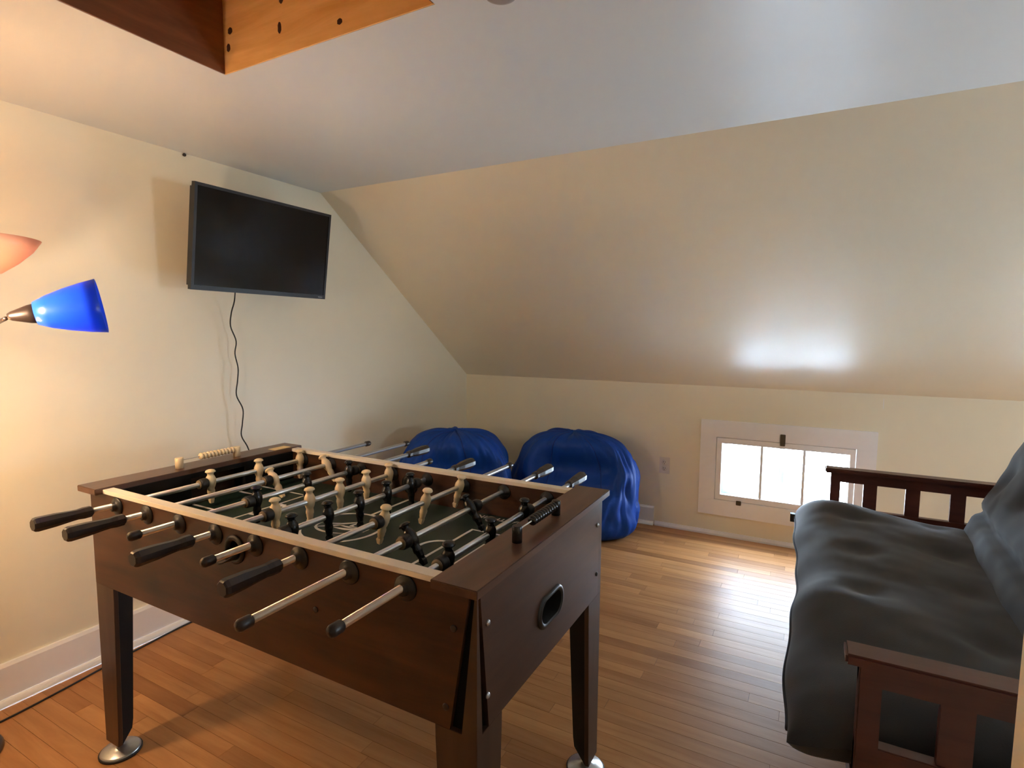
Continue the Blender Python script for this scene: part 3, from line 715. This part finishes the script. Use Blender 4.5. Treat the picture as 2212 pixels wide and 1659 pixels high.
# ------------------------------------------------------------------ television
tv = root('television', (-2.262, 1.775, 1.716), 'black flat screen television tilted on a mount high on the left wall', 'television', rot=(0, math.radians(8.0), 0))
hw, hh = 0.362, 0.218
g = MB(); g.box(-0.045, -0.008, -hw + 0.01, hw - 0.01, -hh + 0.01, hh - 0.01)
build('back_shell', g, 'tvb', tv, local=True, bevel=0.006)
g = MB()
bz = 0.012
g.box(-0.012, 0.010, -hw, hw, hh - bz, hh); g.box(-0.012, 0.010, -hw, hw, -hh, -hh + 0.020)
g.box(-0.012, 0.010, -hw, -hw + bz, -hh + 0.020, hh - bz); g.box(-0.012, 0.010, hw - bz, hw, -hh + 0.020, hh - bz)
build('bezel', g, 'tvb', tv, local=True)
build('screen', MB().box(-0.008, 0.007, -hw + bz, hw - bz, -hh + 0.020, hh - bz), 'tvs', tv, local=True)
text_mesh('badge', 'VIZIO', 0.010, 'badge', tv, Matrix.Translation((0.0105, hw - 0.035, -hh + 0.009)) @ Matrix.Rotation(PI / 2, 4, 'Z') @ Matrix.Rotation(PI / 2, 4, 'X'))
g = MB(); g.box(-0.056, -0.045, -0.10, 0.10, -0.10, 0.10)
build('mount_plate', g, 'blackp', tv, local=True)
mount = build('mount_arm', MB().cyl((-0.05, 0, 0), (-0.203, 0, 0.028), 0.018, 12), 'blackp', tv, local=True)
build('wall_plate', MB().box(-0.212, -0.203, -0.05, 0.05, -0.10, 0.12), 'blackp', tv, local=True)

# television cord down the wall
pts = [(-2.318, 1.640, 1.503), (-2.345, 1.652, 1.46), (-2.395, 1.670, 1.41), (-2.418, 1.680, 1.35), (-2.41, 1.700, 1.28), (-2.415, 1.695, 1.22), (-2.42, 1.712, 1.15), (-2.415, 1.703, 1.09), (-2.42, 1.698, 1.02), (-2.41, 1.722, 0.95), (-2.415, 1.720, 0.88), (-2.42, 1.716, 0.82), (-2.41, 1.74, 0.76), (-2.405, 1.75, 0.70), (-2.40, 1.72, 0.60), (-2.415, 1.74, 0.45), (-2.41, 1.75, 0.30), (-2.40, 1.78, 0.16), (-2.405, 1.80, 0.05), (-2.40, 1.84, 0.005)]
tag(build('power_cord', MB().tube(bez(pts, 6), 0.0030, 8), 'rubber'), 'thin black wavy cord hanging from the television down the left wall', 'cord')
pts = [(-2.36, 0.10, 0.0035), (-2.35, 0.45, 0.0035), (-2.352, 0.73, 0.0035), (-2.37, 0.92, 0.0035), (-2.392, 1.07, 0.0035), (-2.41, 1.22, 0.0035), (-2.422, 1.34, 0.0035), (-2.424, 1.45, 0.004), (-2.418, 1.56, 0.004), (-2.40, 1.70, 0.0035)]
tag(build('extension_cord', MB().tube(bez(pts, 8), 0.0033, 8), 'rubber'), 'thin black cord lying on the floor along the white left baseboard', 'cord')
# nail in the ceiling edge
tag(build('nail', MB().lathe([(0.004, -0.004), (0.0055, 0.0), (0.0075, 0.006), (0.006, 0.010), (0, 0.011)], (XL + 0.0, 1.52, HC - 0.008), (1, 0, 0), 12), 'handle'), 'small brown nail head near the ceiling above and left of the television', 'nail')
# smoke detector
tag(build('smoke_detector', MB().lathe([(0.040, 0), (0.041, -0.008), (0.036, -0.018), (0.025, -0.022), (0.0, -0.023)], (-0.655, 1.150, HC), (0, 0, 1), 36), 'taupe'), 'small grey-brown round fixture on the ceiling right of the wooden opening', 'detector')

# ------------------------------------------------------------------ wall outlet
ox, oz = -0.8425, 0.428
ol = root('wall_outlet', (ox, YB, oz), 'ivory double socket on the knee wall between bean bag and window', 'outlet')
build('cover_plate', MB().box(ox - 0.035, ox + 0.035, YB - 0.006, YB, oz - 0.057, oz + 0.057), 'outlet', ol, bevel=0.002)
for dz in (-0.021, 0.021):
    rc = build('receptacle', MB().lathe([(0.0170, 0), (0.0165, 0.0025), (0, 0.0026)], (ox, YB - 0.006, oz + dz), (0, -1, 0), 20), 'outlet', ol)
    for dx in (-0.006, 0.006): build('slot', MB().box(ox + dx - 0.0013, ox + dx + 0.0013, YB - 0.0092, YB - 0.0085, oz + dz - 0.001, oz + dz + 0.008), 'slot', rc)
    build('slot', MB().lathe([(0.0024, 0), (0, 0.0004)], (ox, YB - 0.0086, oz + dz - 0.008), (0, -1, 0), 10), 'slot', rc)

# ------------------------------------------------------------------ floor lamp with several shades
lp = root('floor_lamp', (LAMP[0], LAMP[1], 0), 'multi-headed dark metal floor lamp with a blue shade and a white bowl shade', 'floor lamp')
build('base', MB().lathe([(0.130, 0.0), (0.132, 0.008), (0.125, 0.020), (0.060, 0.030), (0.020, 0.040), (0.012, 0.055)], (LAMP[0], LAMP[1], 0), (0, 0, 1), 36), 'bronze', lp)
build('pole', MB().cyl((LAMP[0], LAMP[1], 0.04), (LAMP[0], LAMP[1], 1.36), 0.0105, 14), 'bronze', lp)
hubz = 1.36
build('hub', MB().lathe([(0.011, -0.03), (0.026, -0.02), (0.03, 0.0), (0.024, 0.022), (0.011, 0.03)], (LAMP[0], LAMP[1], hubz), (0, 0, 1), 20), 'bronze', lp)
def cone_head(tip, d, shade_mat_, pts):
    """gooseneck > holder, shade opening along d"""
    d = Vector(d).normalized(); tip = Vector(tip)
    arm = build('gooseneck', MB().tube(bez(pts, 8), 0.0048, 8), 'bronze', lp)
    build('socket', MB().lathe([(0.007, -0.052), (0.011, -0.045), (0.022, -0.012), (0.026, 0.012), (0.020, 0.012), (0.010, -0.02)], tip, d, 20), 'bronze', arm)
    prof = [(0.028, 0.0), (0.040, 0.026), (0.052, 0.062), (0.062, 0.100), (0.0685, 0.132), (0.0665, 0.1325), (0.060, 0.100), (0.050, 0.062), (0.038, 0.027), (0.026, 0.004)]
    build('lamp_shade', MB().lathe(prof, tip, d, 32), shade_mat_, arm)
    return arm
# blue one (in view)
cone_head((-1.660, 0.640, 1.366), (0.47, 0.87, 0.17), 'blueshade', [(LAMP[0], LAMP[1], hubz), (-2.17, 0.63, 1.40), (-2.10, 0.640, 1.350), (-1.98, 0.640, 1.336), (-1.84, 0.618, 1.338), (-1.685, 0.592, 1.353)])
# two unseen heads added outside the frame to warm the television wall and floor
cone_head((-1.630, 0.355, 1.362), (-0.30, 0.94, 0.10), 'creamshade', [(LAMP[0], LAMP[1], hubz), (-2.17, 0.50, 1.40), (-1.98, 0.34, 1.36), (-1.76, 0.25, 1.35), (-1.614, 0.305, 1.357)])
cone_head((-1.95, 0.38, 1.235), (-0.25, 0.25, -0.92), 'creamshade', [(LAMP[0], LAMP[1], hubz), (-2.18, 0.52, 1.43), (-2.08, 0.43, 1.42), (-1.96, 0.375, 1.36), (-1.937, 0.370, 1.285)])
# white bowl
bc = Vector((-2.075, 0.675, 1.585))
arm = build('gooseneck', MB().tube(bez([(LAMP[0], LAMP[1], hubz), (LAMP[0] + 0.01, LAMP[1], 1.45), (-2.16, 0.64, 1.47), (-2.08, 0.672, 1.475)], 8), 0.0055, 8), 'bronze', lp)
bowl_prof = [(0.018, -0.105), (0.050, -0.098), (0.088, -0.068), (0.123, -0.032), (0.143, 0.0), (0.140, 0.001), (0.120, -0.030), (0.085, -0.063), (0.049, -0.092), (0.018, -0.099)]
build('bowl_shade', MB().lathe(bowl_prof, bc, (0, 0, 1), 48), 'bowlshade', arm)

# ------------------------------------------------------------------ futon
FU = root('futon', (0.5, 2.3, 0), 'cherry wood futon frame with slatted arms at the right side', 'futon')
def arm_panel(y0, y1):
    yc = (y0 + y1) / 2; p0, p1 = yc - 0.016, yc + 0.016
    ar = build('armrest', MB().box(0.098, 0.955, y0, y1, 0.630, 0.654), 'futwood', FU, bevel=0.005)
    build('arm_rail', MB().box(0.125, 0.93, p0, p1, 0.585, 0.630), 'futwood', ar, bevel=0.002)
    build('arm_rail', MB().box(0.125, 0.93, p0, p1, 0.30, 0.452), 'futwood', ar, bevel=0.002)
    for a, b in ((0.268, 0.326), (0.442, 0.500), (0.616, 0.674), (0.790, 0.848)):
        build('arm_slat', MB().box(a, b, yc - 0.009, yc + 0.009, 0.450, 0.587), 'futwood', ar, bevel=0.001)
    for a, b in ((0.125, 0.168), (0.885, 0.93)):
        build('leg', MB().box(a, b, p0 - 0.004, p1 + 0.004, 0.0, 0.630), 'futwood', ar, bevel=0.003)
arm_panel(1.318, 1.386); arm_panel(3.190, 3.262)
build('front_rail', MB().box(0.13, 0.16, 1.372, 3.205, 0.245, 0.315), 'futwood', FU, bevel=0.002)
build('rear_rail', MB().box(0.80, 0.83, 1.372, 3.205, 0.245, 0.315), 'futwood', FU, bevel=0.002)
for k in range(9):
    yy = 1.46 + k * 0.198
    build('seat_slat', MB().box(0.14, 0.82, yy, yy + 0.06, 0.300, 0.318), 'futwood', FU)
for k in range(9):
    yy = 1.46 + k * 0.198
    build('back_slat', MB().prism([(0.84, 0.33), (0.86, 0.33), (1.055, 0.87), (1.035, 0.87)], 1, yy, yy + 0.05), 'futwood', FU)
build('back_rail', MB().box(1.03, 1.062, 1.40, 3.18, 0.84, 0.90), 'futwood', FU, bevel=0.003)

def sstep(t): t = max(0, min(1, t)); return t * t * (3 - 2 * t)
def gauss(x, y, cx_, cy_, r): return math.exp(-((x - cx_) ** 2 + (y - cy_) ** 2) / (r * r))
MT = root('futon_mattress', (0.3, 2.3, 0.33), 'folded charcoal grey tufted mattress lying on the futon frame', 'mattress')
NU, NV = 56, 110
def pillow(fn_center, half, puff, n_exp=5):
    """fn_center(u,v)->(point, normal); returns closed shell"""
    g = MB(); vs_t = []; vs_b = []
    for i in range(NU + 1):
        u = 0.5 - 0.5 * math.cos(PI * i / NU)
        for j in range(NV + 1):
            v = j / NV; v = v + 0.045 * math.sin(2 * PI * v) * -1
            e = max(0.0, 1 - abs(2 * u - 1) ** n_exp) ** 0.5 * max(0.0, 1 - abs(2 * v - 1) ** 14) ** 0.5
            c, n = fn_center(u, v)
            vs_t.append(c + n * half * e * (1 + puff(u, v)) ); vs_b.append(c - n * half * e)
    g.grid(vs_t, NU + 1, NV + 1); g.grid(vs_b, NU + 1, NV + 1)
    return g
Y0, Y1 = 1.400, 3.165
tufts = [(0.27, 0.16 + 0.225 * k) for k in range(4)] + [(0.66, 0.07 + 0.215 * k) for k in range(5)]
def shear(yy): return -(3.1 - yy) * 0.055
def seat_c(u, v):
    yy = Y0 + (Y1 - Y0) * v
    x0 = -0.004 - 0.010 * sstep(v) - 0.010 * math.sin(v * 9) + 0.004 * math.sin(v * 31); x1 = 0.80 + shear(yy)
    x = x0 + (x1 - x0) * u
    z = 0.415 + 0.012 * math.sin(v * 7 + 1) * (1 - u) - 0.035 * sstep((u - 0.25) / 0.6)
    z -= 0.055 * sstep((2.05 - yy) / 0.5) * sstep((0.42 - u) / 0.4)
    z -= 0.012 * sstep((0.15 - u) / 0.15)
    return Vector((x, yy, z)), Vector((0, 0, 1))
def seat_p(u, v):
    s = 0.0
    for (tu, tv) in tufts: s -= 0.24 * gauss((u - tu) * 0.8, (v - tv) * 1.75, 0, 0, 0.075)
    s += 0.20 * gauss(u, v, 0.08, 0.93, 0.25) + 0.10 * math.sin(v * 22 + u * 3) * (1 - u) ** 2 + 0.14 * gauss(u, v, 0.12, 0.38, 0.12)
    s += 0.10 * (noise.noise(Vector((u * 3, v * 7, 2.1)))) + 0.04 * noise.noise(Vector((u * 9, v * 22, 5.1)))
    return s
m1 = build('seat_section', pillow(seat_c, 0.092, seat_p), 'cloth', MT)
def back_c(u, v):
    yy = Y0 + 0.01 + (Y1 - Y0 - 0.02) * v
    bx, bz = 0.685 + shear(yy), 0.37; L = 0.59
    t = u
    ang = math.radians(67); x = bx + math.cos(ang) * L * t; z = bz + math.sin(ang) * L * t
    return Vector((x, yy, z)), Vector((-math.sin(ang), 0, math.cos(ang)))
def back_p(u, v):
    s = -0.34 * math.exp(-((u - 0.30) / 0.035) ** 2)
    for k in range(5): s -= 0.35 * gauss((u - 0.62) * 0.6, (v - (0.10 + 0.2 * k)) * 1.75, 0, 0, 0.07)
    s += 0.14 * noise.noise(Vector((u * 3, v * 6, 9.1))) + 0.05 * noise.noise(Vector((u * 9, v * 20, 3.1)))
    return s
m2 = build('back_section', pillow(back_c, 0.088, back_p, 8), 'cloth', MT)
def rim(fn, u, off):
    pts = []
    for j in range(3, 108):
        v = j / 110; c, n = fn(u, v); pts.append(c + off)
    return pts
build('piping', MB().tube(rim(seat_c, 0.0, Vector((-0.001, 0, 0))), 0.005, 6), 'seam', m1)
build('piping', MB().tube(rim(back_c, 1.0, Vector((0, 0, 0.001))), 0.005, 6), 'seam', m2)
build('strap_tab', MB().box(-0.048, -0.028, 3.07, 3.10, 0.385, 0.425), 'rubber', m1)

# ------------------------------------------------------------------ bean bags
def bean_bag(cx_, cy_, rx, ry, H, face, label, seed, gores=7):
    rt = root('bean_bag', (cx_, cy_, 0), label, 'bean bag')
    nu, nv = 144, 72; fx, fy = math.cos(face), math.sin(face)
    prof = [(0, 0.0), (0.55, 0.0), (0.84, 0.02), (0.97, 0.12), (1.0, 0.26), (0.985, 0.45), (0.95, 0.62), (0.87, 0.78), (0.70, 0.91), (0.42, 0.985), (0, 1.0)]
    pr = [(p.x, p.y) for p in bez([(a, b, 0) for a, b in prof], 12)]
    def P(t):
        k = t * (len(pr) - 1); i = min(int(k), len(pr) - 2); f = k - i
        return (pr[i][0] * (1 - f) + pr[i + 1][0] * f, pr[i][1] * (1 - f) + pr[i + 1][1] * f)
    vs = []
    for i in range(nu):
        a = 2 * PI * i / nu; ca, sa = math.cos(a), math.sin(a)
        for j in range(nv + 1):
            r, h = P(j / nv)
            q = 1.0
            # gore seams
            sm = abs(math.sin(a * gores / 2)); q -= 0.020 * math.exp(-(sm / 0.07) ** 2) * (1 if h > 0.02 else 0)
            wv = noise.noise(Vector((ca * 2.2 + seed, sa * 2.2, h * 2.0))) * 0.07 + noise.noise(Vector((ca * 5 + seed, sa * 5, h * 7))) * 0.035 + abs(noise.noise(Vector((ca * 7 + seed, sa * 7, h * 3)))) * -0.07
            q += wv * (1 if h > 0.03 else h / 0.03)
            x = rx * r * ca * q; y = ry * r * sa * q; z = H * h * (1 + wv * 0.4)
            f_ = (x / rx) * fx + (y / ry) * fy; l_ = -(x / rx) * fy + (y / ry) * fx
            # hollow in the front under the padded back, with the seat bulging below it
            side = math.exp(-((l_ - 0.05) / 0.60) ** 4)
            d = math.exp(-((h - 0.68) / 0.20) ** 2) * sstep((f_ + 0.05) / 0.45) * side
            cr = math.exp(-((h - 0.50) / 0.045) ** 2) * sstep((f_ - 0.1) / 0.5) * side
            x -= fx * (rx * 0.34 * d + 0.030 * cr); y -= fy * (ry * 0.62 * d + 0.045 * cr); z -= 0.03 * d
            vs.append(Vector((cx_ + x, cy_ + y, max(z, 0.001))))
    g = MB(); g.grid(vs, nu, nv + 1, closed_u=True)
    bd = build('cover', g, 'blue', rt)
    # seam tapes down the gores
    for k in range(gores):
        i = int(round(nu * k / gores)) % nu
        pts = [vs[i * (nv + 1) + j] for j in range(14, nv - 1)]
        build('seam', MB().tube(pts, 0.0028, 5), 'blueseam', bd)
bean_bag(-1.385, 3.455, 0.455, 0.310, 0.665, math.radians(-75), 'royal blue bean bag against the knee wall, nearer the window', 1.3)
bean_bag(-1.998, 2.945, 0.405, 0.350, 0.700, math.radians(-60), 'royal blue bean bag in the corner behind the foosball table', 7.7)
